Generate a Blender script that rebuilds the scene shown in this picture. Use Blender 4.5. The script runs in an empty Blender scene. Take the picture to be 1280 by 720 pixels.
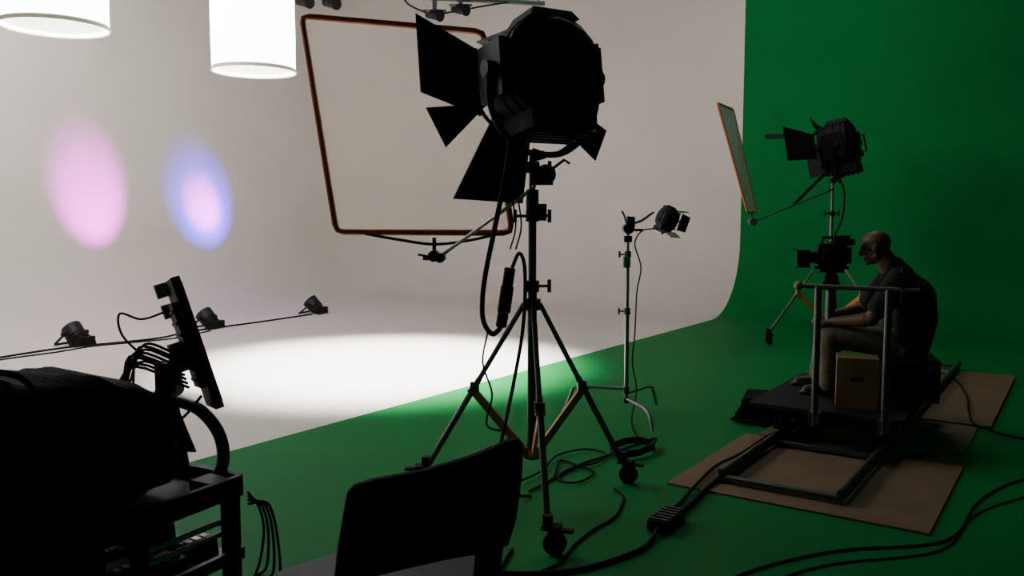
import bpy, math, random
from mathutils import Vector, Matrix
random.seed(4)
V=Vector
scene=bpy.context.scene
COL=scene.collection

# ------------------------------------------------------------------ materials
def mat(name,col,rough=0.6,metal=0.0,var=0.12,nscale=14.0,bump=0.0,emit=None,estr=0.0,spec=0.5):
    m=bpy.data.materials.new(name); m.use_nodes=True
    nt=m.node_tree; b=nt.nodes['Principled BSDF']
    tc=nt.nodes.new('ShaderNodeTexCoord'); nz=nt.nodes.new('ShaderNodeTexNoise')
    nz.inputs['Scale'].default_value=nscale; nz.inputs['Detail'].default_value=4
    nt.links.new(tc.outputs['Object'],nz.inputs['Vector'])
    cr=nt.nodes.new('ShaderNodeValToRGB')
    a=[max(0,c*(1-var)) for c in col]; d=[min(1,c*(1+var)) for c in col]
    cr.color_ramp.elements[0].color=(*a,1); cr.color_ramp.elements[1].color=(*d,1)
    cr.color_ramp.elements[0].position=.3; cr.color_ramp.elements[1].position=.7
    nt.links.new(nz.outputs['Fac'],cr.inputs['Fac']); nt.links.new(cr.outputs['Color'],b.inputs['Base Color'])
    b.inputs['Roughness'].default_value=rough; b.inputs['Metallic'].default_value=metal
    b.inputs['Specular IOR Level'].default_value=spec
    if bump>0:
        bp=nt.nodes.new('ShaderNodeBump'); bp.inputs['Strength'].default_value=bump; bp.inputs['Distance'].default_value=.01
        nt.links.new(nz.outputs['Fac'],bp.inputs['Height']); nt.links.new(bp.outputs['Normal'],b.inputs['Normal'])
    if emit:
        b.inputs['Emission Color'].default_value=(*emit,1); b.inputs['Emission Strength'].default_value=estr
    return m
M_white=mat('white_paint',(.75,.695,.64),.6,var=.03,nscale=1.2,spec=.25)
M_green=mat('green_paint',(.001,.185,.04),.65,var=.06,nscale=2.0,spec=.12)
M_ceil=mat('dark_ceiling',(.03,.03,.03),.9)
M_black=mat('black_metal',(.008,.008,.009),.6,.0,spec=.2)
M_blackm=mat('black_enamel',(.014,.014,.015),.5,.0,spec=.35)
M_rubber=mat('black_rubber',(.008,.008,.008),.7,spec=.2)
M_cloth=mat('black_nylon',(.009,.009,.010),.9,bump=.5,nscale=60,spec=.12)
M_steel=mat('steel',(.26,.27,.27),.38,.85)
M_dsteel=mat('dull_steel',(.085,.095,.09),.45,.7)
M_orange=mat('orange_paint',(.42,.12,.035),.55)
M_rust=mat('red_orange_tube',(.62,.09,.025),.5)
M_brace=mat('bronze_paint',(.65,.20,.04),.5,.1)
M_wood=mat('plywood',(.24,.135,.065),.7,var=.22,nscale=5,bump=.1)
M_board=mat('hardboard',(.18,.11,.062),.75,var=.12,nscale=3)
M_dark=mat('dark_deck',(.02,.018,.017),.8,spec=.2)
M_skin=mat('brown_skin',(.12,.055,.032),.5,var=.08)
M_shirt=mat('charcoal_cotton',(.020,.022,.020),.9,bump=.3,nscale=30,spec=.15)
M_trouser=mat('khaki_cotton',(.17,.15,.11),.9,bump=.3,nscale=25,spec=.2,var=.3)
M_shoe=mat('dark_leather',(.02,.018,.016),.5)
M_grey=mat('grey_vinyl',(.045,.045,.045),.6,spec=.3)
M_label=mat('pale_label',(.7,.68,.63),.6)
M_greenp=mat('green_knuckle',(.02,.25,.04),.5)
M_silk=mat('glowing_silk',(.9,.9,.9),.8,var=.02,emit=(1,.985,.96),estr=14)
M_silkb=mat('glowing_silk_base',(.9,.9,.9),.8,var=.02,emit=(1,.985,.96),estr=5)
M_rim=mat('silk_hem',(.55,.5,.42),.8,emit=(1,.85,.65),estr=.3)
M_lens=mat('fresnel_glass',(.05,.055,.06),.2,spec=.6)
M_screen=mat('screen_glass',(.006,.006,.007),.8,spec=.05)
M_ledglow=mat('led_face',(.2,.1,.3),.3,emit=(.6,.2,1),estr=3)
def fabric_mat():
    m=bpy.data.materials.new('diffusion_fabric'); m.use_nodes=True; nt=m.node_tree
    for n in list(nt.nodes): nt.nodes.remove(n)
    o=nt.nodes.new('ShaderNodeOutputMaterial'); tr=nt.nodes.new('ShaderNodeBsdfTransparent')
    df=nt.nodes.new('ShaderNodeBsdfDiffuse'); tl=nt.nodes.new('ShaderNodeBsdfTranslucent')
    df.inputs[0].default_value=(.78,.74,.72,1); tl.inputs[0].default_value=(.72,.68,.66,1)
    tr.inputs[0].default_value=(.96,.93,.91,1)
    nz=nt.nodes.new('ShaderNodeTexNoise'); nz.inputs['Scale'].default_value=3
    mr=nt.nodes.new('ShaderNodeMapRange'); mr.inputs[3].default_value=.22; mr.inputs[4].default_value=.28
    nt.links.new(nz.outputs['Fac'],mr.inputs[0])
    m1=nt.nodes.new('ShaderNodeMixShader'); m1.inputs[0].default_value=.6
    nt.links.new(df.outputs[0],m1.inputs[1]); nt.links.new(tl.outputs[0],m1.inputs[2])
    m2=nt.nodes.new('ShaderNodeMixShader'); nt.links.new(mr.outputs[0],m2.inputs[0])
    nt.links.new(tr.outputs[0],m2.inputs[1]); nt.links.new(m1.outputs[0],m2.inputs[2])
    nt.links.new(m2.outputs[0],o.inputs[0]); return m
M_fabric=fabric_mat()

# ------------------------------------------------------------------ mesh builder
def frame_from(axis):
    a=V(axis).normalized(); h=V((0,0,1)) if abs(a.z)<.9 else V((1,0,0))
    x=h.cross(a).normalized(); y=a.cross(x); return x,y,a
def catmull(pts,k=6):
    P=[V(p) for p in pts]
    if len(P)<3: return P
    Q=[P[0]*2-P[1]]+P+[P[-1]*2-P[-2]]; out=[]
    for i in range(1,len(Q)-2):
        for j in range(k):
            t=j/k; p0,p1,p2,p3=Q[i-1:i+3]
            out.append(.5*((2*p1)+(p2-p0)*t+(2*p0-5*p1+4*p2-p3)*t*t+(3*p1-p0-3*p2+p3)*t**3))
    out.append(P[-1]); return out
class MB:
    def __init__(s): s.v=[]; s.f=[]
    def box(s,c,size,R=None,taper=1.0):
        c=V(c); b=len(s.v); R=R or Matrix.Identity(3)
        for z in(-1,1):
            k=taper if z>0 else 1
            for x,y in((-1,-1),(1,-1),(1,1),(-1,1)):
                s.v.append(c+R@V((x*size[0]/2*k,y*size[1]/2*k,z*size[2]/2)))
        s.f+=[tuple(b+i for i in q) for q in((3,2,1,0),(4,5,6,7),(0,1,5,4),(1,2,6,5),(2,3,7,6),(3,0,4,7))]; return s
    def tube(s,pts,r,n=8,smooth=False,k=6):
        P=catmull(pts,k) if smooth else [V(p) for p in pts]
        N=len(P); rr=r if isinstance(r,(list,tuple)) else [r]*N
        T=[(P[min(i+1,N-1)]-P[max(i-1,0)]).normalized() for i in range(N)]
        x,y,_=frame_from(T[0]); b=len(s.v)
        for i in range(N):
            x=(x-T[i]*x.dot(T[i])).normalized(); y=T[i].cross(x)
            for j in range(n):
                a=2*math.pi*j/n; s.v.append(P[i]+(x*math.cos(a)+y*math.sin(a))*rr[i])
        for i in range(N-1):
            for j in range(n):
                s.f.append((b+i*n+j,b+i*n+(j+1)%n,b+(i+1)*n+(j+1)%n,b+(i+1)*n+j))
        s.f.append(tuple(b+j for j in reversed(range(n)))); s.f.append(tuple(b+(N-1)*n+j for j in range(n))); return s
    def lathe(s,o,axis,prof,n=20,closed=False):
        x,y,a=frame_from(axis); o=V(o); b=len(s.v); N=len(prof)
        for t,r in prof:
            for j in range(n):
                g=2*math.pi*j/n; s.v.append(o+a*t+(x*math.cos(g)+y*math.sin(g))*max(r,1e-4))
        for i in range(N-1):
            for j in range(n):
                s.f.append((b+i*n+j,b+i*n+(j+1)%n,b+(i+1)*n+(j+1)%n,b+(i+1)*n+j))
        if not closed:
            s.f.append(tuple(b+j for j in reversed(range(n)))); s.f.append(tuple(b+(N-1)*n+j for j in range(n)))
        else:
            i=N-1
            for j in range(n): s.f.append((b+i*n+j,b+i*n+(j+1)%n,b+(j+1)%n,b+j))
        return s
    def cyl(s,p,q,r,r2=None,n=16):
        p=V(p);q=V(q); return s.lathe(p,q-p,[(0,r),((q-p).length,r if r2 is None else r2)],n)
    def ell(s,c,rad,R=None,n=16):
        c=V(c); R=R or Matrix.Identity(3); b=len(s.v); m=n//2
        s.v.append(c+R@V((0,0,-rad[2])))
        for i in range(1,m):
            ph=-math.pi/2+math.pi*i/m
            for j in range(n):
                a=2*math.pi*j/n
                s.v.append(c+R@V((rad[0]*math.cos(ph)*math.cos(a),rad[1]*math.cos(ph)*math.sin(a),rad[2]*math.sin(ph))))
        s.v.append(c+R@V((0,0,rad[2]))); e=len(s.v)-1
        for j in range(n): s.f.append((b,b+1+(j+1)%n,b+1+j))
        for i in range(m-2):
            for j in range(n):
                q=b+1+i*n; s.f.append((q+j,q+(j+1)%n,q+n+(j+1)%n,q+n+j))
        q=b+1+(m-2)*n
        for j in range(n): s.f.append((q+j,q+(j+1)%n,e))
        return s
    def cap(s,p,q,r1,r2,n=14):
        p=V(p);q=V(q);L=(q-p).length; pr=[]
        for i in range(5): a=math.pi/2*i/4; pr.append((-r1*math.cos(a),r1*math.sin(a)))
        for i in range(5): a=math.pi/2*i/4; pr.append((L+r2*math.sin(a),r2*math.cos(a)))
        return s.lathe(p,q-p,pr,n)
    def panel(s,pts,th,nrm=None):
        P=[V(p) for p in pts]; nrm=(nrm or (P[1]-P[0]).cross(P[-1]-P[0])).normalized()*th/2; b=len(s.v); n=len(P)
        s.v+=[p-nrm for p in P]+[p+nrm for p in P]
        s.f.append(tuple(b+i for i in reversed(range(n)))); s.f.append(tuple(b+n+i for i in range(n)))
        for i in range(n): s.f.append((b+i,b+(i+1)%n,b+n+(i+1)%n,b+n+i))
        return s
    def obj(s,name,m,parent=None,base=V((0,0,0)),bevel=0,label=None):
        me=bpy.data.meshes.new(name); me.from_pydata([tuple(p-base) for p in s.v],[],s.f); me.update()
        me.materials.append(m)
        me.polygons.foreach_set('use_smooth',[True]*len(me.polygons))
        me.set_sharp_from_angle(angle=math.radians(38))
        o=bpy.data.objects.new(name,me); COL.objects.link(o)
        if parent: o.parent=parent
        else: o.location=base
        if bevel:
            bv=o.modifiers.new('b','BEVEL'); bv.width=bevel; bv.segments=2; bv.limit_method='ANGLE'
        if label: o['label']=label
        return o
def root(name,loc,label,cat,group=None):
    e=bpy.data.objects.new(name,None); e.location=loc; e.empty_display_size=.2; COL.objects.link(e)
    e['label']=label; e['category']=cat
    if group: e['group']=group
    return e
def tag(o,label,cat,group=None):
    o['label']=label; o['category']=cat
    if group: o['group']=group
    return o
def dup(r,loc,rz=0.0,sc=1.0):
    n=r.copy(); COL.objects.link(n); n.location=loc; n.rotation_euler=(0,0,rz); n.scale=(sc,)*3
    def rec(src,dst):
        for c in list(src.children):
            k=c.copy(); COL.objects.link(k); k.parent=dst; k.matrix_parent_inverse=c.matrix_parent_inverse.copy(); rec(c,k)
    rec(r,n); return n
def rotz(a): return Matrix.Rotation(a,3,'Z')

# ------------------------------------------------------------------ the studio shell
O=V((3.77,13.9,0)); NL=V((-.824,.567,0)); U=V((.567,.824,0)); W=-NL
def S(p,q,z=0): return O+NL*p+U*q+V((0,0,z))
H=7.2; R=1.2; PL=7.6; PR=8.2; QF=-17.5
def sweep(name,path,m):
    prof=[]
    for i in range(15): a=math.pi/2*i/14; prof.append((R*(1-math.sin(a)),R*(1-math.cos(a))))
    for z in(2.2,3.5,5,H): prof.append((0,z))
    mb=MB(); n=len(prof)
    for (p,q),(ip,iq) in path:
        for d,z in prof: mb.v.append(S(p+ip*d,q+iq*d,z))
    for i in range(len(path)-1):
        for j in range(n-1): mb.f.append((i*n+j,(i+1)*n+j,(i+1)*n+j+1,i*n+j+1))
    o=mb.obj(name,m); o['kind']='structure'; return o
sweep('wall_left',[((PL,QF+i*(-2-QF)/8),(-1,0)) for i in range(9)],M_white)
arc=[]
for i in range(17):
    a=math.pi/2*i/16; arc.append(((PL-2+2*math.cos(a),-2+2*math.sin(a)),(-math.cos(a),-math.sin(a))))
sweep('wall_back',arc+[((PL-2-(PL-2)*i/6,0),(0,-1)) for i in range(1,7)],M_white)
arc=[((-i*(PR-1.6)/5,0),(0,-1)) for i in range(6)]
for i in range(1,17):
    a=math.pi/2*i/16; arc.append(((-(PR-1.6)-1.6*math.sin(a),-1.6+1.6*math.cos(a)),(math.sin(a),-math.cos(a))))
arc+=[((-PR,-1.6+(QF+1.6)*i/5),(1,0)) for i in range(1,6)]
sweep('wall_right',arc,M_green)
def slab(name,p0,p1,q0,q1,z,th,m):
    mb=MB(); b=[S(p0,q0,z),S(p1,q0,z),S(p1,q1,z),S(p0,q1,z)]
    mb.v=b+[v-V((0,0,th)) for v in b]; mb.f=[(0,1,2,3),(7,6,5,4),(0,4,5,1),(1,5,6,2),(2,6,7,3),(3,7,4,0)]
    o=mb.obj(name,m); o['kind']='structure'; return o
slab('floor',0,PL+.1,QF,0,0,.1,M_white)
slab('floor.001',-PR-.1,0,QF,0,0,.1,M_green)
slab('ceiling',-PR-.1,PL+.1,QF,.1,H+.2,.1,M_ceil)

# ------------------------------------------------------------------ space lights
b0=V((-2.32,7.7,2.90))
r0=root('space_light',b0,'glowing white silk cylinder lantern hanging from the ceiling','ceiling light','hanging silk lanterns')
mb=MB(); mb.lathe(b0,(0,0,1),[(0,.362),(.3,.365),(.6,.363),(.9,.365),(1.25,.36),(1.25,.35),(0,.352)],40,closed=True)
mb.obj('silk_skirt',M_silk,r0,b0)
MB().lathe(b0,(0,0,1),[(.02,.345),(.03,.345)],40).obj('silk_base',M_silkb,r0,b0)
MB().lathe(b0,(0,0,1),[(-.012,.362),(-.012,.372),(.012,.374),(.02,.366)],40,closed=True).obj('hem_ring',M_rim,r0,b0)
mb=MB(); mb.lathe(b0,(0,0,1),[(1.25,.365),(1.33,.365),(1.42,.2),(1.5,.18)],24)
for a in range(3):
    g=a*2.094; mb.tube([b0+V((.32*math.cos(g),.32*math.sin(g),1.33)),b0+V((0,0,1.9))],.008,6)
mb.tube([b0+V((0,0,1.5)),V((b0.x,b0.y,H+.1))],.02,8)
mb.obj('lamp_housing',M_black,r0,b0)
dup(r0,(-3.35,6.3,2.98))

# ------------------------------------------------------------------ floor wash lamps
b1=V((0,0,0))
rp=root('floor_par_light',b1,'black finned wash lamp on the floor in a double yoke','stage light','wash lamps along the white wall')
f=V((0,math.cos(.75),math.sin(.75))); c=V((0,0,.14))
mb=MB(); mb.lathe(c,f,[(-.12,.03),(-.12,.07),(-.10,.075),(-.10,.10),(-.09,.10),(-.09,.08),(-.075,.08),(-.075,.105),(-.06,.105),(-.06,.085),(-.045,.085),(-.045,.11),(.05,.115),(.09,.118),(.09,.105),(.07,.10)],20)
for s_ in(-.04,0,.04): mb.box(c-f*.12+V((s_,0,0)),(.012,.05,.09))
hd=mb.obj('lamp_body',M_blackm,rp,b1)
MB().lathe(c,f,[(.075,.1),(.08,.1)],20).obj('led_face',M_ledglow,rp,b1)
for yy in(-1,1):
    mb=MB(); mb.tube([V((-.135,0,.14)),V((-.16,yy*.13,.03)),V((-.14,yy*.17,.014)),V((.14,yy*.17,.014)),V((.16,yy*.13,.03)),V((.135,0,.14))],.014,6)
    mb.obj('yoke',M_black,rp,b1)
for sx in(-1,1):
    MB().cyl((sx*.11,0,.14),(sx*.165,0,.14),.028,n=10).obj('yoke_knob',M_rubber,rp,b1)
mb=MB(); mb.box((.03,-.12,.055),(.20,.12,.10)); mb.tube([V((.05,-.1,.08)),V((.09,-.16,.08)),V((.1,-.2,.012))],.010,6,True); mb.obj('power_inlet',M_rubber,rp,b1)
az=math.atan2(NL.y,NL.x)-math.pi/2
rp.location=(-5.43,10.35,0); rp.rotation_euler=(0,0,az+.15); rp.scale=(1.06,)*3
dup(rp,(-4.36,11.94,0),az+.2,1.06); dup(rp,(-3.27,13.75,0),az+.3,1.06)

# ------------------------------------------------------------------ lamp heads
def lamp_head(parent,base,c,yaw,pitch,roll,s,leaves,yokebottom,nseg=16):
    c=V(c); f=V((-math.sin(yaw)*math.cos(pitch),math.cos(yaw)*math.cos(pitch),-math.sin(pitch)))
    r=V((math.cos(yaw),math.sin(yaw),0)); u=r.cross(f)
    RM=Matrix((r,f,u)).transposed()
    mb=MB()
    mb.lathe(c,f,[(-.20*s,.02*s),(-.20*s,.17*s),(-.18*s,.24*s),(-.13*s,.285*s),(-.12*s,.30*s),(-.085*s,.30*s),(-.085*s,.29*s),(-.07*s,.29*s),(-.07*s,.305*s),(.0,.305*s),(0,.292*s),(.015*s,.292*s),(.015*s,.305*s),(.10*s,.305*s),(.11*s,.285*s),(.20*s,.285*s),(.20*s,.255*s),(.17*s,.25*s)],nseg)
    mb.box(c+u*.29*s-f*.02*s,(.30*s,.26*s,.05*s),RM,.8)          # top vent chimney
    mb.box(c-u*.28*s-f*.02*s,(.40*s,.30*s,.10*s),RM)             # focus carriage
    for k in range(5): mb.box(c-u*(.335)*s+f*(-.12+.055*k)*s,(.38*s,.012*s,.03*s),RM)
    mb.box(c-f*.21*s+u*.05*s,(.22*s,.03*s,.16*s),RM); mb.box(c-f*.21*s-u*.13*s,(.16*s,.04*s,.07*s),RM)
    mb.tube([c-f*.19*s+r*.16*s+u*.10*s,c-f*.25*s+r*.17*s+u*.1*s,c-f*.25*s+r*.17*s-u*.1*s,c-f*.19*s+r*.16*s-u*.1*s],.012*s,6)
    for sx in(-1,1): mb.box(c+r*sx*.27*s+f*.03*s,(.10*s,.24*s,.3*s),RM)
    for k in range(8):                                            # ring lugs for barn doors
        a=k*math.pi/4; mb.box(c+f*.2*s+(r*math.cos(a)+u*math.sin(a))*.29*s,(.04*s,.04*s,.04*s),RM)
    head=mb.obj('lamp_head',M_black,parent,base,bevel=.004*s)
    MB().lathe(c,f,[(.165*s,.248*s),(.185*s,.2*s),(.20*s,.1*s),(.205*s,.01*s)],24).obj('lens',M_lens,head,base)
    for lf in leaves:
        phi,al,L,hw,ow=lf[:5]; sh=lf[5] if len(lf)>5 else 0; ro=lf[6] if len(lf)>6 else .285; hs=lf[7] if len(lf)>7 else 0
        phi=math.radians(phi)+roll; al=math.radians(al)
        o=r*math.cos(phi)+u*math.sin(phi); t=-r*math.sin(phi)+u*math.cos(phi)
        h0=c+f*.23*s+o*ro*s+t*hs*s; e=h0+(o*math.sin(al)+f*math.cos(al))*L*s+t*sh*s
        mb=MB(); mb.panel([h0-t*hw*s,h0+t*hw*s,e+t*ow*s,e-t*ow*s],.006)
        mb.tube([h0-t*hw*s,h0+t*hw*s],.010*s,6)
        mb.obj('barn_door',M_black,head,base)
    # yoke
    yb=V(yokebottom); rr=r*.335*s
    zb=yb.z
    pts=[c-rr,c-rr-V((0,0,.16*s)),V((c.x,c.y,zb+.12*s))-rr*.8,V((c.x,c.y,zb+.02))-rr*.4,V((c.x,c.y,zb)),V((c.x,c.y,zb+.02))+rr*.4,V((c.x,c.y,zb+.12*s))+rr*.8,c+rr-V((0,0,.16*s)),c+rr]
    mb=MB(); mb.tube(pts,.018*s,8,True,4)
    for sx in(-1,1): mb.cyl(c+rr*sx*.8,c+rr*sx*1.1,.045*s,n=12)
    mb.tube([V((c.x,c.y,zb)),yb-V((0,0,.02))],.022*s,8)
    mb.obj('yoke',M_black,parent,base)
    return head
def stand(parent,C,hub,r,azs,top,rc=.026,lm=M_dsteel,swivel=(90,20,60)):
    C=V((C[0],C[1],0)); base=C
    mb=MB(); mb.cyl(C+V((0,0,.26)),C+V((0,0,hub+.10)),rc,n=14)
    mb.cyl(C+V((0,0,hub+.1)),C+V((0,0,hub+.48)),rc*.85,n=14); mb.cyl(C+V((0,0,hub+.48)),C+V((0,0,top)),rc*.7,n=14)
    col=mb.obj('column',lm,parent,base)
    for z,k in((hub,1.8),(hub+.1,1.5),(hub+.48,1.4),(.3,1.8),(top-.06,1.5)):
        mb=MB(); mb.cyl(C+V((0,0,z-.03)),C+V((0,0,z+.03)),rc*k,n=14)
        if z!=hub and z!=.3:
            for a in ((.2,3.3) if z==hub+.48 else (.2,)):
                d=V((math.cos(a),math.sin(a),0)); mb.cyl(C+V((0,0,z)),C+V((0,0,z))+d*.085,.008,n=8); mb.box(C+V((0,0,z))+d*.095,(.02,.02,.07))
        mb.obj('collar',M_blackm,col,base)
    for a,sw in zip(azs,swivel):
        a=math.radians(a); d=V((math.cos(a),math.sin(a),0)); t=V((-d.y,d.x,0))
        p0=C+d*.05+V((0,0,hub)); p1=C+d*(r-.02)+V((0,0,.15))
        mb=MB(); mb.tube([p0,p0.lerp(p1,.5)],.015,8); mb.tube([p0.lerp(p1,.45),p1],.018,8); mb.box(p0.lerp(p1,.5),(.05,.05,.05))
        leg=mb.obj('leg',lm,parent,base)
        a2=a+math.radians(sw); d=V((math.cos(a2),math.sin(a2),0)); t=V((-d.y,d.x,0))
        w=C+V((math.cos(a),math.sin(a),0))*r+d*.035; mb=MB(); mb.cyl(w+V((0,0,.055))-t*.02,w+V((0,0,.055))+t*.02,.055,n=18)
        RW=rotz(a2)
        mb.box(w+V((0,0,.09))-t*.028-d*.01,(.035,.02,.10),RW); mb.box(w+V((0,0,.09))+t*.028-d*.01,(.035,.02,.10),RW); mb.cyl(w-d*.035+V((0,0,.125)),w-d*.035+V((0,0,.19)),.026,n=10)
        mb.box(w+V((0,0,.132))-d*.015,(.09,.075,.018),RW); mb.box(w+V((0,0,.12))+d*.055,(.07,.035,.014),RW)
        mb.obj('caster_wheel',M_rubber,leg,base)
        q=p0.lerp(p1,.52); e=C+V((math.cos(a),math.sin(a),0))*.045+V((0,0,.30)); mb=MB(); tt=V((-math.sin(a),math.cos(a),0))
        ax=(e-q).normalized(); up=tt.cross(ax); BR=Matrix((tt,ax,up)).transposed()
        mb.box((q+e)/2,(.014,(e-q).length,.046),BR); mb.box(q,(.05,.03,.04),BR); mb.box(e,(.05,.03,.04),BR)
        mb.obj('brace',M_brace,parent,base)
    return col

# main big lamp
C1=V((.11,4.55,0))
rl=root('studio_lamp',C1,'large black spotlight with open barn doors on a rolling steel stand','studio light')
stand(rl,C1,1.12,.68,(-85,35,155),1.92,swivel=(70,-60,30))
lamp_head(rl,C1,(.175,4.58,2.355),math.radians(30),math.radians(8),math.radians(-20),1.0,
 [(200,52,.32,.185,.22,-.20),(287,60,.46,.13,.225,-.03,.22,-.08),(-8,78,.33,.08,.105,0,.31),(90,4,.36,.16,.20),(226,56,.29,.01,.12,-.01)],(.11,4.55,1.93),20)
mb=MB(); mb.cyl(C1+V((.0,0,1.60)),C1+V((0,0,1.74)),.034,n=12); mb.box(C1+V((.03,-.02,1.62)),(.09,.07,.09)); mb.box(C1+V((.06,0,1.80)),(.10,.07,.07)); mb.cyl(C1+V((.07,-.05,1.82)),C1+V((.07,.05,1.82)),.055,n=14)
mb.tube([C1+V((.09,0,1.84)),C1+V((.17,0,1.9)),C1+V((.2,0,1.88))],.009,6)
mb.obj('grip_clamp',M_blackm,rl,C1)
L=lambda x,y,z:V((C1.x+x,C1.y+y,z))
for P,r_ in (([L(-.12,.02,2.05),L(-.14,.02,1.85),L(-.20,0,1.55),L(-.26,0,1.25),L(-.27,0,1.05),L(-.22,-.01,.96),L(-.17,-.02,1.0),L(-.14,-.02,1.06)],.014),
 ([L(-.11,-.02,1.32),L(-.07,-.02,1.40),L(-.04,-.02,1.3),L(-.05,-.03,1.0),L(-.10,-.04,.7),L(-.14,-.04,.5),L(-.17,0,.30),L(-.10,.05,.06),L(0,.1,.012)],.010),
 ([L(-.24,.3,2.58),L(-.30,.25,2.5),L(-.33,.2,2.35),L(-.28,.1,2.18),L(-.20,.05,2.08),L(-.12,.02,2.05)],.011),
 ([L(.0,-.05,1.95),L(.1,-.1,1.92),L(.2,-.05,1.98),L(.22,0,2.06)],.010)):
    MB().tube(P,r_,8,True).obj('power_cable',M_rubber,rl,C1)
mb=MB(); mb.cyl(L(-.17,-.02,1.0),L(-.12,-.02,1.32),.03,n=12); mb.cyl(L(-.155,-.02,1.08),L(-.135,-.02,1.22),.036,n=12)
mb.obj('cable_connector',M_rubber,rl,C1)
for dx in(-.09,-.12): MB().tube([L(dx,-.02,1.42),L(dx+.03,-.02,1.55),L(dx+.01,-.02,1.75),L(dx+.05,0,1.9)],.005,6,True).obj('control_cable',M_rubber,rl,C1)
MB().tube([L(-.24,0,.98),L(-.27,0,.8),L(-.22,.02,.62),L(-.25,.02,.45),L(-.15,.05,.4)],.006,6,True).obj('control_cable',M_rubber,rl,C1)

# second rolling lamp further away
C2=V((4.02,10.6,0))
rl2=root('studio_lamp',C2,'black spotlight with barn doors on rolling stand by green wall','studio light')
stand(rl2,C2,1.15,.82,(190,310,70),2.10,lm=M_steel)
lamp_head(rl2,C2,(4.10,10.6,2.46),math.radians(58),math.radians(12),math.radians(-8),1.05,
 [(180,42,.36,.15,.21,-.06),(270,35,.50,.06,.05),(0,30,.30,.2,.20),(90,75,.12,.16,.15),(150,20,.55,.03,.04)],(4.02,10.6,2.08))
MB().tube([V((3.9,10.6,2.2)),V((4.1,10.5,2.0)),V((4.12,10.5,1.6)),V((3.98,10.5,1.2)),V((4.05,10.5,.7)),V((4.1,10.5,.03))],.012,6,True).obj('power_cable',M_rubber,rl2,C2)

# ------------------------------------------------------------------ big diffusion frame
def rim(mb,P,r): 
    Q=[V(p) for p in P]; n=len(Q); out=[]
    for i in range(n):
        a,b,c=Q[i-1],Q[i],Q[(i+1)%n]
        out+= [b+(a-b).normalized()*.05,b+((a-b).normalized()+(c-b).normalized())*.012,b+(c-b).normalized()*.05]
    out.append(out[0]); mb.tube(out,r,8)
F=[V((-1.31,5.35,2.84)),V((-1.09,5.22,1.50)),V((.0,5.02,1.50)),V((-.17,5.15,2.70))]
fb=V((-.45,5.1,1.4))
rf=root('diffusion_frame',fb,'square red-orange tube frame stretched with sheer white diffusion cloth','diffusion frame')
mb=MB(); rim(mb,F,.019); mb.obj('frame_tube',M_rust,rf,fb)
mb=MB(); mb.panel([F[0]*.985+F[2]*.015,F[1]*.985+F[3]*.015,F[2]*.985+F[0]*.015,F[3]*.985+F[1]*.015],.003); mb.obj('diffusion_cloth',M_fabric,rf,fb)
mb=MB(); mb.tube([V((-.90,5.18,1.49)),V((-.68,5.12,1.455)),V((-.47,5.08,1.43)),V((-.25,5.05,1.455)),V((-.06,5.02,1.50))],.010,6,True)
mb.tube([V((-.47,5.08,1.47)),V((-.47,5.08,1.36))],.012,8); mb.obj('mounting_ear',M_blackm,rf,fb)
mb=MB(); mb.cyl((-.47,5.02,1.36),(-.47,5.13,1.36),.035,n=12); mb.cyl((-.43,5.0,1.35),(-.43,5.12,1.35),.03,n=12); mb.box((-.50,5.05,1.35),(.07,.03,.03)); mb.tube([V((-.52,5.05,1.36)),V((-.56,5.02,1.37))],.008,6); mb.obj('knuckle',M_dsteel,rf,fb)
mb=MB(); mb.tube([V((-.43,5.05,1.36)),V((.05,4.60,1.70)),V((.12,4.53,1.76))],.011,8); mb.obj('extension_arm',M_steel,rf,fb)

# narrow-looking reflector frame
G=[V((2.31,9.6,2.87)),V((2.68,9.6,1.64)),V((3.07,10.6,1.66)),V((2.75,10.6,2.92))]
gb=V((2.85,9.9,1.55))
rg=root('reflector_frame',gb,'tilted orange-edged frame with pale silk held on a grip arm','diffusion frame')
mb=MB(); rim(mb,G,.013); mb.obj('frame_tube',M_orange,rg,gb)
MB().panel([G[0]*.985+G[2]*.015,G[1]*.985+G[3]*.015,G[2]*.985+G[0]*.015,G[3]*.985+G[1]*.015],.006).obj('silk_panel',M_label,rg,gb)
mb=MB(); mb.tube([V((2.85,10.05,1.65)),V((2.84,9.95,1.53))],.014,8); mb.cyl((2.84,9.9,1.53),(2.84,10.0,1.53),.045,n=12); mb.obj('knuckle',M_dsteel,rg,gb)
mb=MB(); mb.tube([V((2.84,9.95,1.53)),V((4.02,10.57,1.93))],.010,8); mb.obj('extension_arm',M_steel,rg,gb)

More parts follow.
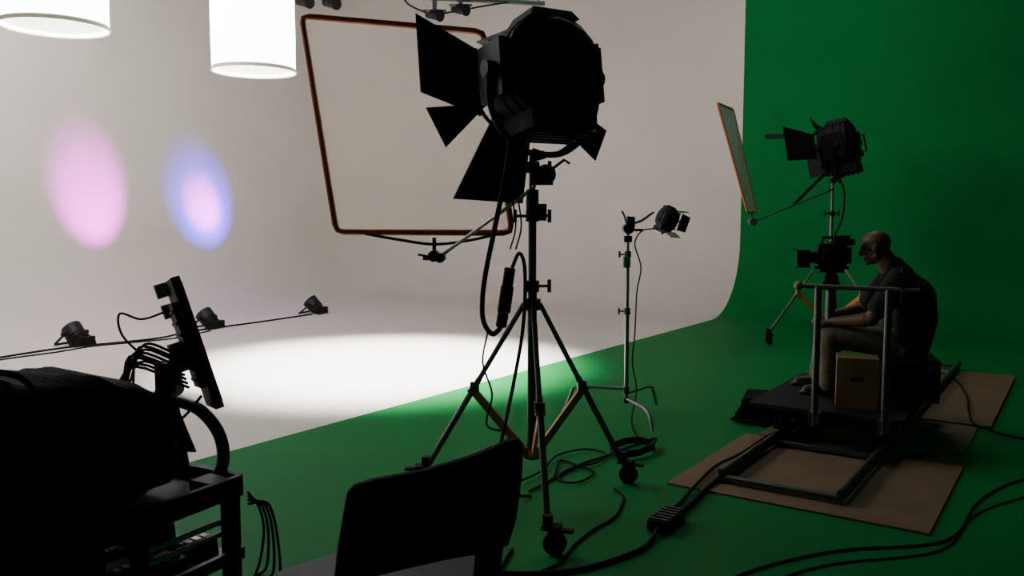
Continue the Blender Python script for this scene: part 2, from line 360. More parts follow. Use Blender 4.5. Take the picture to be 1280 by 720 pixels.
# ------------------------------------------------------------------ century stand with small lamp
C3=V((.91,6.6,0))
rc=root('grip_stand',C3,'chrome turtle-base stand carrying a small black spotlight','light stand')
mb=MB(); mb.cyl(C3+V((0,0,.12)),C3+V((0,0,.85)),.017,n=12); mb.cyl(C3+V((0,0,.85)),C3+V((0,0,1.3)),.014,n=12); mb.cyl(C3+V((0,0,1.3)),C3+V((0,0,1.60)),.011,n=12)
col=mb.obj('column',M_steel,rc,C3)
for z in(.85,1.3,.22,.14):
    mb=MB(); mb.cyl(C3+V((0,0,z-.025)),C3+V((0,0,z+.025)),.026,n=12)
    if z>.5: mb.tube([C3+V((0,0,z)),C3+V((-.06,0,z))],.007,6); mb.box(C3+V((-.065,0,z)),(.015,.015,.05))
    mb.obj('collar',M_dsteel,col,C3)
for k,a in enumerate((-75,52,165)):
    a=math.radians(a); d=V((math.cos(a),math.sin(a),0)); h=.15+.04*k; ex=.05
    mb=MB(); mb.tube([C3+d*.02+V((0,0,h)),C3+d*(.30+ex)+V((0,0,h)),C3+d*(.38+ex)+V((0,0,h-.02)),C3+d*(.43+ex)+V((0,0,.07)),C3+d*(.46+ex)+V((0,0,.012))],.013,8)
    mb.obj('leg',M_steel,rc,C3)
mb=MB(); mb.cyl(C3+V((-.0,-.05,1.50)),C3+V((0,.05,1.50)),.042,n=14); mb.box(C3+V((.02,0,1.55)),(.06,.05,.09)); mb.tube([C3+V((0,0,1.5)),C3+V((-.03,0,1.6)),C3+V((-.05,0,1.64))],.008,6); mb.box(C3+V((.08,0,1.49)),(.07,.03,.02))
mb.box(C3+V((.0,0,1.42)),(.06,.04,.05)); mb.obj('grip_head',M_blackm,rc,C3)
mb=MB(); mb.box(C3+V((-.01,-.01,1.24)),(.055,.05,.09)); mb.obj('clamp',M_greenp,rc,C3,bevel=.008)
mb=MB(); mb.tube([C3+V((.0,0,1.53)),C3+V((.10,0,1.56)),C3+V((.20,0,1.63))],.010,8); mb.obj('extension_arm',M_steel,rc,C3)
lamp_head(rc,C3,C3+V((.30,0,1.58)),math.radians(-70),math.radians(22),0,.31,
 [(180,16,.22,.22,.20),(270,16,.22,.22,.20),(0,16,.22,.22,.20),(90,16,.22,.22,.20)],C3+V((.26,0,1.48)))
mb=MB(); mb.tube([C3+V((.26,-.03,1.5)),C3+V((.18,-.04,1.5)),C3+V((.10,-.03,1.48)),C3+V((.05,-.03,1.38)),C3+V((.10,-.03,1.2)),C3+V((.07,-.03,1.0)),C3+V((.06,-.03,.7)),C3+V((.04,-.04,.45)),C3+V((.07,-.08,.25)),C3+V((.02,-.2,.05)),C3+V((.0,-.4,.012)),C3+V((.0,-.75,.012))],.006,6,True)
mb.obj('power_cable',M_rubber,rc,C3)

# ------------------------------------------------------------------ dolly track, boards, dolly
L0=V((1.25,4.9,0))
def T(w,t,z=0): return L0+W*w+U*t+V((0,0,z))
RU=Matrix((W,U,V((0,0,1)))).transposed()
A=V((1.06,4.86,0))
def sheet(c,w,l,label,z=.006):
    c=V(c)+V((0,0,z)); mb=MB(); mb.box(V((0,0,0)),(w,l,.012),RU); o=mb.obj('hardboard_sheet',M_board,None,V((0,0,0))); o.location=c; tag(o,label,'board','floor protection sheets'); return o
sheet(A+W*.575+U*.66,1.42,1.40,'brown hardboard sheet lying under the near dolly track end')
sheet(A+W*.60+U*2.52,1.30,2.28,'brown hardboard sheet lying beneath the middle of the track')
sheet(V((3.55,6.25,0))-W*.58+U*1.2,1.30,2.45,'brown hardboard sheet lying at the far end of the track',.019)
tr=root('dolly_track',T(.34,0,0),'straight tubular steel dolly track laid over brown boards','camera track'); tb=T(.34,0,0)
for w in(0,.68):
    mb=MB(); mb.tube([T(w,0,.075),T(w,5.05,.075)],.022,12); mb.box(T(w,2.52,.044),(.035,5.05,.03),RU); mb.obj('rail',M_dsteel,tr,tb)
for t in(.02,1.0,2.0,3.0,4.0,5.03):
    mb=MB(); mb.box(T(.34,t,.041),(.70,.05,.03),RU); mb.obj('cross_tie',M_dsteel,tr,tb,bevel=.004)
cb=T(.3,1.7,.1)
rd=root('camera_dolly',cb,'dark flat platform dolly with steel push frame riding on track','camera dolly')
mb=MB(); mb.box(T(.30,1.75,.262),(1.02,1.35,.036),RU); mb.obj('platform',M_dark,rd,cb,bevel=.006)
mb=MB()
for w in(0,.68): mb.box(T(w,1.75,.215),(.06,1.3,.06),RU)
for t in(1.15,1.75,2.35): mb.box(T(.34,t,.215),(.7,.06,.055),RU)
mb.obj('chassis',M_blackm,rd,cb)
for w in(0,.68):
    for t in(1.2,2.3):
        mb=MB()
        for k in(-.07,.07):
            for sx in(-1,1): mb.cyl(T(w+sx*.018,t+k,.14)-W*.012,T(w+sx*.018,t+k,.14)+W*.012,.042,n=16)
        mb.box(T(w,t,.17),(.08,.2,.04),RU); mb.obj('wheel_truck',M_rubber,rd,cb)
for w in(.26,.70):
    mb=MB(); mb.cyl(T(w,1.04,.18),T(w,1.04,1.13),.023,n=12); mb.box(T(w,1.07,.235),(.08,.10,.08),RU); mb.obj('post',M_dsteel,rd,cb)
mb=MB(); mb.tube([T(.12,1.04,1.13),T(.88,1.04,1.13)],.016,12); mb.obj('push_bar',M_dsteel,rd,cb)
MB().ell(T(.13,1.04,1.13),(.032,.032,.030)).obj('handle_knob',M_wood,rd,cb)
mb=MB(); mb.cyl(T(.78,1.04,1.05),T(.78,1.04,1.28),.012); mb.box(T(.78,1.04,1.2),(.05,.04,.09),RU); mb.obj('clamp',M_black,rd,cb)

# apple box standing on the platform
ab=T(.45,1.38,.28)
rb=root('apple_box',ab,'plywood apple box standing on end on the dolly platform','wooden box')
mb=MB(); th=.018; w,d,h=.27,.22,.35
RB=rotz(math.radians(-20))
def lb(x,y,z): return ab+RB@V((x,y,z))
mb.box(lb(-w/2+th/2,0,h/2),(th,d,h),RB); mb.box(lb(w/2-th/2,0,h/2),(th,d,h),RB)
mb.box(lb(0,0,th/2),(w-2*th,d,th),RB); mb.box(lb(0,0,h-th/2),(w-2*th,d,th),RB); mb.box(lb(0,d/2-th/2,h/2),(w-2*th,th,h-2*th),RB)
hy=-d/2+th/2; iw=w-2*th; hw_,hh=.085,.032; zc=.20
mb.box(lb(0,hy,(th+zc-hh/2)/2),(iw,th,zc-hh/2-th),RB); mb.box(lb(0,hy,(h-th+zc+hh/2)/2),(iw,th,h-th-zc-hh/2),RB)
for sx in(-1,1): mb.box(lb(sx*(iw/2+hw_/2)/2,hy,zc),((iw-hw_)/2,th,hh),RB)
mb.obj('box_shell',M_wood,rb,ab,bevel=.002)

# operator seat (black case)
PX=V((2.87,6.10,.58)); FWD=V((-.95,.31,0)).normalized(); LFT=V((0,0,1)).cross(FWD)
PR_=Matrix((FWD,LFT,V((0,0,1)))).transposed()
def pl(x,y,z): return PX+PR_@V((x,y,z))
sb=pl(-.02,0,-.30)
rs=root('equipment_case',sb,'black hard case used as a seat on the dolly platform','case')
mb=MB(); mb.box(pl(-.02,0,-.16),(.40,.46,.25),PR_); mb.obj('case_body',M_black,rs,sb,bevel=.015)
mb=MB(); mb.box(pl(-.02,0,-.015),(.405,.465,.03),PR_); mb.obj('lid',M_blackm,rs,sb,bevel=.01)
for k in(-.12,.12): MB().box(pl(k-.02,.235,-.05),(.04,.012,.05),PR_).obj('latch',M_dsteel,rs,sb)
MB().tube([pl(-.09,.235,-.14),pl(-.09,.26,-.14),pl(.05,.26,-.14),pl(.05,.235,-.14)],.007,6).obj('handle',M_black,rs,sb)
for x in(-.2,.16):
    for y in(-.2,.2): MB().cyl(pl(x,y,-.30),pl(x,y,-.28),.02,n=10).obj('foot',M_rubber,rs,sb)

# ------------------------------------------------------------------ person
rp_=root('person',PX,'shaven-headed man in dark t-shirt and khaki trousers, seated and hunched','person')
def remesh(mb,name,m,vox,smooth,parent):
    o=mb.obj(name,m,parent,PX)
    a=o.modifiers.new('r','REMESH'); a.mode='VOXEL'; a.voxel_size=vox; a.use_smooth_shade=True
    s=o.modifiers.new('s','SMOOTH'); s.iterations=smooth; s.factor=.5
    bpy.context.view_layer.update(); dg=bpy.context.evaluated_depsgraph_get()
    me=bpy.data.meshes.new_from_object(o.evaluated_get(dg)); o.modifiers.clear(); o.data=me
    if not me.materials: me.materials.append(m)
    me.polygons.foreach_set('use_smooth',[True]*len(me.polygons)); return o
def chain(mb,P,Rr):
    for i in range(len(P)-1): mb.cap(pl(*P[i]),pl(*P[i+1]),Rr[i],Rr[i+1])
legsL=[(.02,.10,.10),(.52,.15,.14),(.52,.15,-.22)]; legsR=[(.02,-.10,.10),(.52,-.18,.14),(.58,-.18,-.22)]
armL=[(.07,.21,.57),(.25,.28,.29),(.49,.17,.25)]; armR=[(.07,-.21,.57),(.27,-.28,.30),(.50,-.17,.26)]
def hand(mb,wr,d,up,side):
    wr=V(wr); d=V(d).normalized(); up=V(up); s=up.cross(d).normalized()*side; up=(up-d*up.dot(d)).normalized()
    def q(a,b,c): 
        v=wr+d*a+s*b+up*c; return pl(*v)
    for k,(off,ln) in enumerate(((-.030,.8),(-.010,.95),(.011,1.0),(.031,.92))):
        kn=(.085-.004*abs(k-2),off,0)
        mb.cap(q(.0,off*.6,0),q(*kn),.018,.013,8)
        a=q(*kn); b=q(kn[0]+.036*ln,off*1.08,-.012); c_=q(kn[0]+.053*ln,off*1.08,-.034); e=q(kn[0]+.053*ln,off*1.05,-.055*ln)
        mb.cap(a,b,.0108,.0098,8); mb.cap(b,c_,.0098,.009,8); mb.cap(c_,e,.009,.0078,8)
    mb.cap(q(.02,.025,-.003),q(.05,.052,-.012),.016,.012,8); mb.cap(q(.05,.052,-.012),q(.082,.060,-.026),.0115,.0095,8)
mb=MB()
# torso, neck
chain(mb,[(0,0,.10),(-.03,0,.28),(-.01,0,.42),(.07,0,.53)],[.13,.12,.13,.10])
mb.cap(pl(.0,-.12,.45),pl(.0,.12,.45),.10,.10); mb.cap(pl(.07,-.17,.57),pl(.07,.17,.57),.06,.06)
chain(mb,[(.07,0,.58),(.16,0,.73)],[.080,.068])
for Ar in(armL,armR): chain(mb,Ar,[.062,.052,.036])
for Ar in(armL,armR):
    a=V(Ar[1]); b=V(Ar[2]); mb.cap(pl(*a.lerp(b,.15)),pl(*a.lerp(b,.4)),.054,.048)
for Lg in(legsL,legsR): chain(mb,Lg,[.085,.058,.042])
for Lg in(legsL,legsR):
    x,y,z=Lg[2]; mb.cap(pl(x,y,z-.03),pl(x+.15,y,z-.05),.035,.028)
# head
hc=V((.215,0,.79)); HR=Matrix.Rotation(math.radians(16),3,'Y')@Matrix.Rotation(math.radians(-12),3,'Z')
def hp(x,y,z): return pl(*(hc+HR@V((x,y,z))))
HM=PR_@HR
mb.ell(hp(-.012,0,.028),(.104,.082,.092),HM,24); mb.ell(hp(.020,0,-.03),(.072,.068,.088),HM,20); mb.ell(hp(.05,0,-.086),(.040,.044,.030),HM); mb.cap(hp(.0,-.045,-.06),hp(.0,.045,-.06),.034,.034,10)
mb.cap(hp(.090,0,.012),hp(.108,0,-.022),.010,.016,10); mb.ell(hp(.098,0,-.028),(.014,.022,.010),HM)
mb.cap(hp(.080,-.036,.026),hp(.080,.036,.026),.015,.015,10)
mb.ell(hp(.087,0,-.058),(.014,.028,.008),HM); mb.ell(hp(.085,0,-.070),(.014,.025,.009),HM); mb.ell(hp(.076,0,-.098),(.020,.026,.016),HM)
for s_ in(-1,1):
    mb.ell(hp(.060,s_*.038,-.020),(.028,.026,.024),HM); mb.ell(hp(-.008,s_*.083,-.008),(.020,.009,.032),HM); mb.ell(hp(-.014,s_*.088,.006),(.016,.008,.022),HM)
hand(mb,armL[2],(.95,-.1,-.12),(0,.2,1),-1); hand(mb,armR[2],(.95,.1,-.12),(0,-.2,1),1)
remesh(mb,'body',M_skin,.0055,2,rp_)
for s_ in(-1,1): MB().ell(hp(.080,s_*.031,.006),(.012,.012,.009),HM,12).obj('eye',M_label,rp_,PX)
mb=MB()
chain(mb,[(-.02,0,.10),(-.06,0,.28),(-.04,0,.42),(.05,0,.54)],[.165,.165,.17,.13])
mb.cap(pl(-.03,-.11,.14),pl(-.03,.11,.14),.135,.135); mb.cap(pl(-.05,-.13,.28),pl(-.05,.13,.28),.135,.135); mb.cap(pl(-.03,-.14,.43),pl(-.03,.14,.43),.14,.14); mb.cap(pl(.05,-.16,.56),pl(.05,.16,.56),.092,.092); mb.cap(pl(.05,0,.58),pl(.09,0,.645),.112,.087)
for Ar in(armL,armR):
    a=V(Ar[0]); b=V(Ar[1]); mb.cap(pl(*a),pl(*a.lerp(b,.72)),.09,.08)
remesh(mb,'shirt',M_shirt,.011,3,rp_)
mb=MB(); mb.cap(pl(0,-.09,.10),pl(0,.09,.10),.13,.13)
for Lg in(legsL,legsR): chain(mb,Lg,[.112,.088,.064])
remesh(mb,'trousers',M_trouser,.011,3,rp_)
for Lg in(legsL,legsR):
    x,y,z=Lg[2]; mb=MB(); mb.cap(pl(x-.02,y,z-.025),pl(x+.14,y,z-.045),.045,.035); mb.cap(pl(x,y,z+.02),pl(x,y,z-.03),.045,.045); mb.box(pl(x+.065,y,z-.068),(.26,.088,.022),PR_)
    remesh(mb,'shoe',M_shoe,.009,2,rp_)

# ------------------------------------------------------------------ film camera on pedestal
kb=pl(.51,-.02,-.30)
rk=root('video_camera',kb,'black video camera with matte box on fluid head and column','camera')
def k_(x,y,z): return kb+PR_@V((x,y,z))
mb=MB(); mb.box(k_(.0,0,1.03),(.20,.14,.17),PR_); mb.box(k_(-.115,0,1.03),(.04,.10,.12),PR_); mb.box(k_(.0,.08,1.04),(.13,.02,.09),PR_); mb.box(k_(0,0,.935),(.24,.09,.02),PR_)
body=mb.obj('camera_body',M_black,rk,kb,bevel=.006)
mb=MB(); mb.lathe(k_(.10,0,1.01),FWD,[(0,.045),(.02,.05),(.02,.042),(.06,.044),(.07,.05),(.08,.05)],18); mb.obj('lens',M_black,body,kb)
mb=MB(); mb.box(k_(.20,0,1.0),(.09,.17,.13),PR_); mb.panel([k_(.245,-.08,1.065),k_(.245,.08,1.065),k_(.29,.09,1.075),k_(.29,-.09,1.075)],.004)
mb.obj('matte_box',M_black,body,kb)
mb=MB(); mb.tube([k_(.07,0,1.11),k_(.07,0,1.16),k_(-.09,0,1.16),k_(-.09,0,1.11)],.013,8); mb.obj('top_handle',M_black,body,kb)
mb=MB(); mb.box(k_(-.06,.08,1.14),(.11,.08,.075),PR_); mb.cyl(k_(-.10,.08,1.13),k_(-.15,.07,1.13),.024); mb.tube([k_(0,.03,1.11),k_(-.02,.06,1.13)],.01,6); mb.obj('viewfinder',M_black,body,kb,bevel=.006)
mb=MB(); mb.box(k_(0,0,.915),(.17,.09,.03),PR_); mb.cyl(k_(0,-.07,.86),k_(0,.07,.86),.05); mb.box(k_(0,0,.80),(.12,.11,.06),PR_); mb.tube([k_(-.0,-.07,.86),k_(-.04,-.12,.80),k_(.0,-.16,.78)],.010,8); mb.obj('fluid_head',M_black,rk,kb)
mb=MB(); mb.cyl(k_(0,0,.02),k_(0,0,.78),.034); mb.cyl(k_(0,0,0),k_(0,0,.02),.09,n=24); mb.cyl(k_(0,0,.40),k_(0,0,.45),.044); mb.obj('column',M_dsteel,rk,kb)

# flat black flags resting against the dolly
qb=T(-.36,1.72,0)
rq=root('folded_flag',qb,'black folded cloth flags lying stacked beside the dolly','light flag')
mb=MB()
for k in range(5): mb.box(qb+V((.01*k,0,.03+.038*k)),(.24,.40,.032),RU@Matrix.Rotation(.06*k,3,'Z'))
mb.obj('flag_cloth',M_cloth,rq,qb)
for k in (0,4):
    mb=MB(); rr=RU@Matrix.Rotation(.06*k,3,'Z'); q=qb+V((.01*k,0,.03+.038*k)); mb.tube([q+rr@V(p) for p in((-.13,-.21,0),(.13,-.21,0),(.13,.21,0),(-.13,.21,0),(-.13,-.21,0))],.009,6)
    mb.obj('wire_frame',M_black,rq,qb)

# ------------------------------------------------------------------ equipment cart
d1=V((-.38,-.72,0)).normalized(); d2=V((d1.y,-d1.x,0))
if d2.x>0: d2=-d2
CC=V((-.95,2.76,0)); CR=Matrix((d1,d2,V((0,0,1)))).transposed()
def c_(a,b,z): return CC+d1*a+d2*b+V((0,0,z))
cbz=c_(.45,.3,0)
rcart=root('equipment_cart',cbz,'black metal production cart with shelves and a bent tube handle','cart')
mb=MB(); mb.box(c_(.45,.3,.67),(.98,.62,.02),CR)
for b in(-.01,.61): mb.box(c_(.45,b,.69),(.98,.02,.07),CR)
for a in(-.04,.94): mb.box(c_(a,.3,.69),(.02,.62,.07),CR)
mb.obj('shelf',M_black,rcart,cbz)
mb=MB(); mb.box(c_(.45,.3,.44),(.98,.62,.02),CR)
for b in(-.01,.61): mb.box(c_(.45,b,.455),(.98,.02,.04),CR)
mb.obj('shelf',M_blackm,rcart,cbz)
for a in(0,.90):
    for b in(0,.6):
        mb=MB(); mb.box(c_(a,b,.39),(.045,.045,.60),CR); mb.cyl(c_(a,b,.05)-d2*.015,c_(a,b,.05)+d2*.015,.05,n=18); mb.obj('leg',M_black,rcart,cbz)
MB().box(c_(.36,.0,.56),(.035,.04,.24),CR).obj('upright',M_black,rcart,cbz)
for z in(.535,.575): MB().tube([c_(-.01,.02,z),c_(.36,.02,z)],.010,8).obj('side_rail',M_steel,rcart,cbz)
mb=MB(); mb.tube([c_(-.03,.10,.68),c_(-.06,.09,.76),c_(-.06,.11,.85),c_(-.05,.18,.92),c_(-.05,.29,.945),c_(-.05,.42,.945),c_(-.05,.53,.92),c_(-.05,.56,.83),c_(-.03,.56,.68)],.022,12,True); mb.obj('push_handle',M_dsteel,rcart,cbz)
for k in range(4):
    a=.014*k; MB().tube([c_(-.06,-.02,.66-a),c_(-.09-a,-.04,.60),c_(-.10-a*1.5,-.05,.52-a),c_(-.08-a,-.05-a,.42-2*a),c_(-.06,-.04,.36),c_(-.05+a,-.03,.30)],.005,6,True).obj('hanging_cable',M_rubber,rcart,cbz)
bb=c_(.03,.06,.705)
MB().box(bb-V((0,0,.005)),(.09,.10,.04),CR).obj('cable_tray',M_black,rcart,cbz,bevel=.004)
# things on the lower shelf
bb=c_(.66,.30,.45); r_=root('storage_case',bb,'black storage case filling the lower cart shelf','case')
MB().box(bb+V((0,0,.095)),(.46,.50,.19),CR).obj('case_body',M_black,r_,bb,bevel=.01)
MB().tube([bb-d2*.25+d1*-.08+V((0,0,.12)),bb-d2*.275+d1*-.07+V((0,0,.12)),bb-d2*.275+d1*.07+V((0,0,.12)),bb-d2*.25+d1*.08+V((0,0,.12))],.008,6).obj('handle',M_grey,r_,bb)
for k,(a,b,w,l,h) in enumerate(((.06,.12,.12,.13,.06),(.20,.10,.13,.12,.045),(.34,.11,.12,.14,.07),(.10,.30,.15,.14,.09),(.28,.30,.15,.14,.06))):
    bb=c_(a,b,.45); r_=root('battery_charger',bb,'black battery charger with pale buttons on the lower cart shelf','battery charger','chargers on the cart')
    mb=MB(); mb.box(bb+V((0,0,h/2)),(w,l,h),CR,.92); mb.obj('housing',M_grey,r_,bb,bevel=.006)
    for j in(-1,0,1): MB().box(bb+CR@V((j*.033,-.02,h+.003)),(.022,.030,.008),CR).obj('button',M_label if (k+j)%2 else M_steel,r_,bb)
# duffel bag
bgb=c_(.50,.37,.705)
rbag=root('duffel_bag',bgb,'large bulky black nylon gear bag resting on the cart','bag')
mb=MB(); n=48; m_=30
for i in range(m_+1):
    t=i/m_; a=-.40+.88*t
    e=(1-abs(2*t-1)**12)**.5 if 0<t<1 else .92
    e=max(e,.92); hh=.16+.060*min(1,t*2.2)
    for j in range(n):
        g=2*math.pi*j/n; cx=math.cos(g); sz=math.sin(g)
        X=math.copysign(abs(cx)**.24,cx)*.275*e; Z=hh+math.copysign(abs(sz)**.30,sz)*hh*(e if sz>0 else 1)
        w_=.008*math.sin(21*t+3*g)+.007*math.sin(5*g+9*t)+.007*math.sin(33*t+7*g)+.005*math.sin(51*t-9*g)
        if sz>0: Z+=.012*math.sin(11*t+cx*2.5)+w_
        X+=w_*1.3
        mb.v.append(bgb+d1*a+d2*X+V((0,0,max(Z,.004))))
for i in range(m_):
    for j in range(n): mb.f.append((i*n+j,i*n+(j+1)%n,(i+1)*n+(j+1)%n,(i+1)*n+j))
mb.f.append(tuple(range(n-1,-1,-1))); mb.f.append(tuple(m_*n+j for j in range(n)))
bag=mb.obj('bag_body',M_cloth,rbag,bgb)
ss=bag.modifiers.new('s','SUBSURF'); ss.levels=1; ss.render_levels=1
MB().tube([bgb+d1*.1+d2*-.285+V((0,0,.1)),bgb+d1*.1+d2*-.30+V((0,0,.28)),bgb+d1*.1+d2*-.25+V((0,0,.44)),bgb+d1*.12+d2*.0+V((0,0,.455)),bgb+d1*.1+d2*.2+V((0,0,.44))],.010,6,True).obj('carry_strap',M_cloth,rbag,bgb)
mb=MB(); mb.box(bgb+d2*-.275+V((0,0,.17)),(.5,.05,.20),CR); mb.obj('side_pocket',M_cloth,rbag,bgb,bevel=.02)

# monitor on the cart arm
mb0=V((-1.095,2.86,1.165)); 
rm=root('monitor',mb0,'thin black flat monitor tilted on an arm above the cart','monitor')
mt=V((.14,0,-.45)).normalized(); mu=-mt
mn=V((.93,.52,.28)); mn=(mn-mu*mn.dot(mu)).normalized(); ms=mu.cross(mn)
MR=Matrix((ms,mn,mu)).transposed()
mb=MB(); mb.box(mb0,(.25,.030,.46),MR); mb.box(mb0-mn*.025,(.17,.02,.30),MR)
for k in range(7): mb.box(mb0-mn*.037+mu*(-.12+.04*k),(.15,.006,.012),MR)
mb.obj('housing',M_black,rm,mb0,bevel=.005)
mb=MB(); mb.box(mb0+mn*.0165,(.22,.003,.42),MR); mb.obj('screen',M_screen,rm,mb0)
for z in(.205,.13): MB().box(mb0-mn*.034+mu*z+ms*.085,(.04,.040,.05),MR).obj('receiver_box',M_label,rm,mb0,bevel=.004)
mb=MB(); mb.box(mb0-mn*.06-mu*.03,(.10,.04,.10),MR); mb.tube([mb0-mn*.07-mu*.03,mb0-mn*.10-mu*.07,V((-1.18,2.86,1.0)),V((-1.14,2.86,.72))],.020,8); mb.box(V((-1.18,2.85,1.05)),(.07,.06,.10)); mb.cyl((-1.18,2.80,1.0),(-1.18,2.91,1.0),.03)
mb.obj('support_arm',M_black,rm,mb0)
MB().tube([mb0-mn*.05+mu*.13,mb0-mn*.13+mu*.13,V((-1.33,2.83,1.27)),V((-1.31,2.8,1.2)),V((-1.23,2.8,1.12)),V((-1.17,2.8,1.08))],.004,6,True).obj('video_cable',M_rubber,rm,mb0)
for k in range(9):
    a=.03*k; b=random.uniform(-.03,.03); MB().tube([mb0-mn*.06-mu*(.02+a*.5),V((-1.22-a*.5+b,2.80+a*.3,1.17-a*.4)),V((-1.29-a*.2-b,2.78,1.08-a+b)),V((-1.27+a*.6+b,2.76,.98-a*.6)),V((-1.17,2.78+a*.3,.95+b)),V((-1.15+a*.3,2.8,.80))],.005,6,True).obj('video_cable',M_rubber,rm,mb0)
MB().tube([mb0-mn*.03-mu*.18,mb0-mn*.09-mu*.22,V((-1.13,2.8,.92)),V((-1.17,2.8,.99))],.005,6,True).obj('video_cable',M_rubber,rm,mb0)

# ------------------------------------------------------------------ black chair
hb=V((-.25,2.2,0))
rh=root('high_chair',hb,'black high chair with wide curved backrest and grey seat','chair')
def rr_panel(mb,P,th,rad=.035):
    Q=[V(p) for p in P]; out=[]; n=len(Q)
    for i in range(n):
        a,b,c=Q[i-1],Q[i],Q[(i+1)%n]; p=b+(a-b).normalized()*rad; q=b+(c-b).normalized()*rad
        for k in range(6):
            t=k/5; out.append((1-t)**2*p+2*t*(1-t)*b+t*t*q)
    mb.panel(out,th)
BP=[(-.406,.90),(-.400,.930),(-.384,.949),(-.34,.960),(-.28,.967),(-.22,.975),(-.16,.988),(-.10,1.003),(-.05,1.020),(-.01,1.036),(.014,1.040),(.026,1.028),(.024,.96),(.018,.90),(.008,.83),(-.012,.765),(-.06,.752),(-.16,.745),(-.30,.725),(-.42,.703),(-.434,.715),(-.425,.79)]
bk=[V((x,1.98+(x+.43)*.24+.05*(x+.2)**2,z)) for x,z in reversed(BP)]
mb=MB(); mb.panel(bk,.032,V((-.24,1,0))); mb.obj('backrest',M_cloth,rh,hb,bevel=.006)
MB().panel([V((-.075,2.13,1.0)),V((.020,2.13,1.03)),V((.018,2.13,.93)),V((-.01,2.13,.85)),V((-.045,2.14,.55)),V((-.11,2.14,.55))],.03).obj('back_post',M_black,rh,hb,bevel=.006)
MB().tube([V((-.40,2.04,.80)),V((-.43,2.1,.60))],.014,8).obj('back_post',M_black,rh,hb)
mb=MB(); rr_panel(mb,[V((-.68,2.25,.595)),V((-.55,2.02,.595)),V((-.06,2.04,.595)),V((-.06,2.42,.595)),V((-.45,2.44,.595))],.05,.08); mb.obj('seat',M_grey,rh,hb,bevel=.015)
for x,y in((-.55,2.1),(-.1,2.1),(-.5,2.36),(-.1,2.36)):
    mb=MB(); mb.tube([V((x,y,.575)),V((x+(.05 if x>-.3 else -.05),y+(.05 if y>2.2 else -.05),.0))],.013,8); mb.obj('leg',M_black,rh,hb)
mb=MB(); mb.tube([V((-.58,2.08,.22)),V((-.07,2.08,.22)),V((-.07,2.39,.22)),V((-.53,2.39,.22)),V((-.58,2.08,.22))],.009,6); mb.obj('foot_ring',M_black,rh,hb)

# ------------------------------------------------------------------ floor cables
def cable(name,pts,r,label):
    P=[V((p[0],p[1],p[2] if len(p)>2 else r)) for p in pts]; mb=MB(); mb.tube(P,r,8,True,6); o=mb.obj(name,M_rubber,None,V((0,0,0))); tag(o,label,'cable'); return o
cable('power_cable',[(-6.6,7.4),(-6.2,8.3),(-5.98,8.9),(-5.77,9.37),(-5.6,9.75),(-5.38,10.12),(-4.95,10.5),(-4.6,10.9),(-4.5,11.4),(-4.3,11.75),(-4.1,12.1),(-3.9,12.4),(-3.55,13.0),(-3.25,13.55)],.012,'black cable linking wash lamps across the white floor')
cable('power_cable',[(-6.5,7.0),(-6.0,8.4),(-5.7,9.2),(-5.35,9.75),(-5.15,10.2),(-4.8,10.5),(-4.4,10.9),(-4.2,11.6)],.009,'thin black cable trailing along the white floor')
cable('power_cable',[(.10,3.62),(.22,3.75),(.30,3.95),(.41,4.15),(.55,4.35),(.63,4.65),(.60,4.8)],.008,'thin black cable around the lamp stand wheels')
cable('power_cable',[(2.25,6.0,.045),(1.93,5.85,.045),(1.65,5.5,.035),(1.38,5.15,.03),(1.12,4.75,.02),(.93,4.42,.02),(.86,4.33,.03)],.014,'thick black power cable running from dolly to junction box')
cable('power_cable',[(2.1,6.1,.045),(1.86,5.9,.045),(1.52,5.45,.035),(1.3,5.2,.03),(1.1,4.85,.03),(.93,4.55),(.84,4.38,.03)],.010,'black power cable lying beside a thicker one')
cable('power_cable',[(.74,4.13,.03),(.68,4.0),(.59,3.87),(.33,3.68),(.04,3.62),(-.29,3.67),(-.6,3.5)],.012,'black power cable leaving the junction box')
cable('power_cable',[(3.6,5.5),(3.2,5.06),(2.9,4.85),(2.57,4.54),(2.14,4.02),(1.58,3.90),(1.17,3.72),(.87,3.5),(.6,3.2)],.0065,'long black cable curving over the green floor')
cable('power_cable',[(4.0,5.2),(3.3,4.85),(2.8,4.6),(2.45,4.35),(2.05,3.90),(1.5,3.75),(1.2,3.6),(.95,3.42),(.8,3.1)],.005,'second long black cable over the green floor')
cable('power_cable',[(4.1,8.9),(4.3,8.2,.035),(4.0,7.3,.035),(3.65,6.6,.035),(3.5,6.2,.03),(3.7,5.9),(4.3,5.9)],.008,'black cable crossing the far hardboard sheet')
pts=[]
for i in range(44):
    a=i*.45; rr=.13+.03*math.sin(i*.9); pts.append((.82+rr*math.cos(a)*1.1,5.6+rr*math.sin(a)*1.3,.012+.0012*i))
pts=[(.91,5.95),(.98,5.8)]+pts+[(.6,5.45),(.45,5.3),(.2,4.9)]
cable('cable_coil',pts,.008,'loosely coiled black cable on the green floor')
pts=[(.1,4.75),(.25,5.0),(.31,5.35),(.42,5.25),(.51,5.1),(.39,4.9),(.28,4.95),(.35,5.15),(.55,5.3),(.62,5.5),(.5,5.6),(.3,5.45),(.18,5.1),(.05,4.9)]
cable('cable_coil',[(x,y,.01+.001*i) for i,(x,y) in enumerate(pts)],.007,'tangled thin black cable under the lamp stand')
jb=V((.80,4.23,0)); dj=V((.13,.20,0)).normalized(); JR=Matrix((V((dj.y,-dj.x,0)),dj,V((0,0,1)))).transposed()
rj=root('junction_box',jb,'ribbed black cable connector box lying on the green floor','power connector')
mb=MB(); mb.box(jb+V((0,0,.035)),(.12,.25,.06),JR)
mb.obj('housing',M_rubber,rj,jb,bevel=.012)
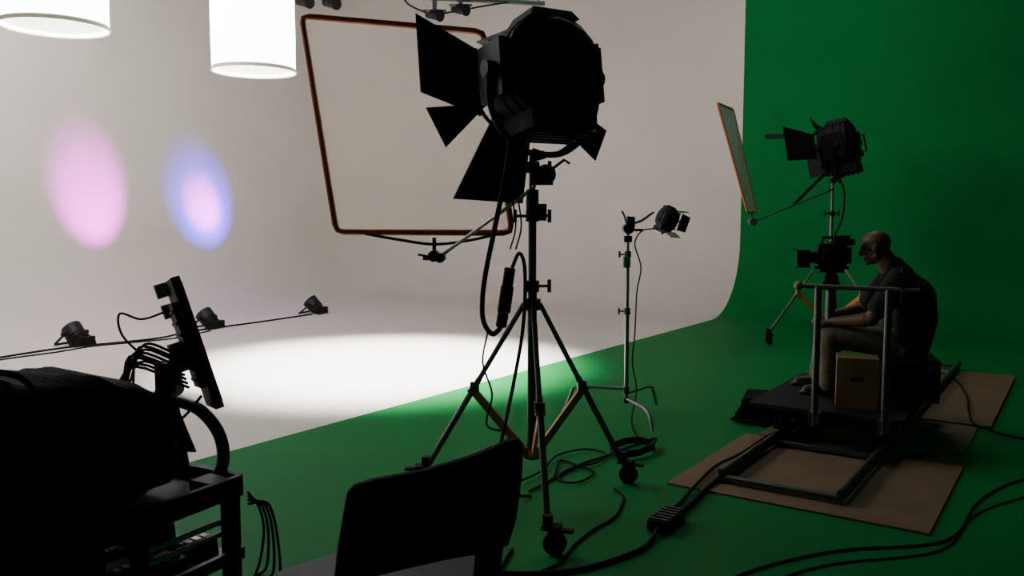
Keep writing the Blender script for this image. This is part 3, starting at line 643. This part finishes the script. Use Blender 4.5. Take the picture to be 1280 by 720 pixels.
for k in range(6): MB().box(jb+dj*(-.10+.04*k)+V((0,0,.066)),(.10,.012,.010),JR).obj('rib',M_dsteel,rj,jb)
cable('power_cable',[(-.1,4.2),(-.2,3.9),(-.45,3.7),(-.35,3.5),(-.1,3.6),(0,3.9)],.009,'thin black cable looped behind the chair')

# ------------------------------------------------------------------ overhead rigging
gb_=V((-1.2,10.5,4.2))
rgd=root('lighting_batten',gb_,'dark overhead steel pipe truss hung from the ceiling','lighting rig')
TB=lambda x,z=0:V((x,10.3+(x+1.2)*.2,4.21+z))
mb=MB(); mb.tube([TB(-2.9),TB(.4)],.028,10); mb.tube([TB(-2.9,.27),TB(.4,.27)],.025,10)
for k in range(9):
    mb.tube([TB(-2.8+k*.35),TB(-2.63+k*.35,.27),TB(-2.45+k*.35)],.012,6)
mb.obj('truss_pipe',M_dsteel,rgd,gb_)
for x in(-2.6,.2): MB().tube([TB(x,.27),V((TB(x).x,TB(x).y,H+.1))],.006,6).obj('suspension_wire',M_dsteel,rgd,gb_)
for x,dz in((-2.42,-.02),(-2.12,-.02),(-.93,-.10),(-.62,-.02)):
    bb=TB(x,-.05+dz); r_=root('hanging_spotlight',bb,'small dark spotlight clamped under the overhead pipe','stage light','lamps on the overhead pipe')
    mb=MB(); mb.box(bb+V((0,0,.03-dz/2)),(.05,.06,.06-dz)); mb.cyl(bb+V((-.14,0,-.0)),bb+V((.14,0,-.0)),.014); mb.obj('clamp',M_dsteel,r_,bb)
    mb=MB(); mb.lathe(bb+V((0,0,-.05)),(.6,-.5,-.2),[(-.12,.03),(-.12,.05),(.05,.06),(.1,.07),(.1,.06)],14); mb.box(bb+V((.02,0,-.02)),(.14,.1,.05)); mb.obj('housing',M_black,r_,bb)
P=[TB(-1.3,-.02),TB(-1.2,-.12),TB(-.95,-.20),TB(-.7,-.16),TB(-.35,-.08),TB(-.05,-.02)]
o=MB().tube([p-V((0,.05,0)) for p in P],.012,6,True).obj('power_cable',M_rubber,None,V((0,0,0))); tag(o,'black cable drooping under the overhead pipe','cable')

# ------------------------------------------------------------------ light
def light(name,kind,loc,target,energy,color,**kw):
    d=bpy.data.lights.new(name,kind); d.energy=energy; d.color=color
    o=bpy.data.objects.new(name,d); COL.objects.link(o); o.location=loc
    o.rotation_euler=(V(target)-V(loc)).to_track_quat('-Z','Y').to_euler()
    for k,v in kw.items(): setattr(d,k,v)
    return o
light('pool_spot','SPOT',(-1.25,8.7,6.3),(-1.40,8.97,0),18000,(1,.98,.95),spot_size=math.radians(43),spot_blend=.75,shadow_soft_size=.25)
light('wall_wash','AREA',S(5.0,-10.5,6.4),S(7.6,-10,3.6),330,(1,.96,.93),shape='DISK',size=1.5)
light('green_fill','AREA',S(-1.2,-4.5,6.8),S(-1.2,-3.5,0),75,(.95,1,.95),shape='DISK',size=3)
def ell_spot(name,loc,tgt,e,col,ang,blend,sx):
    o=light(name,'SPOT',loc,tgt,e,col,spot_size=math.radians(ang),spot_blend=blend,shadow_soft_size=.05); o.scale=(sx,1,1); return o
p1=V((-4.62,12.04,.42)); t1=V((-6.30,12.67,1.86))
p2=V((-3.53,13.83,.42)); t2=V((-5.22,14.26,1.76))
ell_spot('magenta_beam',p1,t1,1700,(.92,.0,.95),38,1,.82)
ell_spot('violet_beam',p2,t2,1900,(.06,.0,1),38,1,.90)
ell_spot('rose_beam',p2,t2,1700,(1,.06,.45),23,1,.90)
w=bpy.data.worlds.new('World'); scene.world=w; w.use_nodes=True
w.node_tree.nodes['Background'].inputs[0].default_value=(.5,.55,.6,1); w.node_tree.nodes['Background'].inputs[1].default_value=.015

# ------------------------------------------------------------------ camera
cam=bpy.data.cameras.new('Camera'); co=bpy.data.objects.new('Camera',cam); COL.objects.link(co)
co.location=(0,0,1.6); co.rotation_euler=(math.radians(90-4.9),0,0); cam.lens=29.53; cam.sensor_width=36; cam.clip_end=100
scene.camera=co
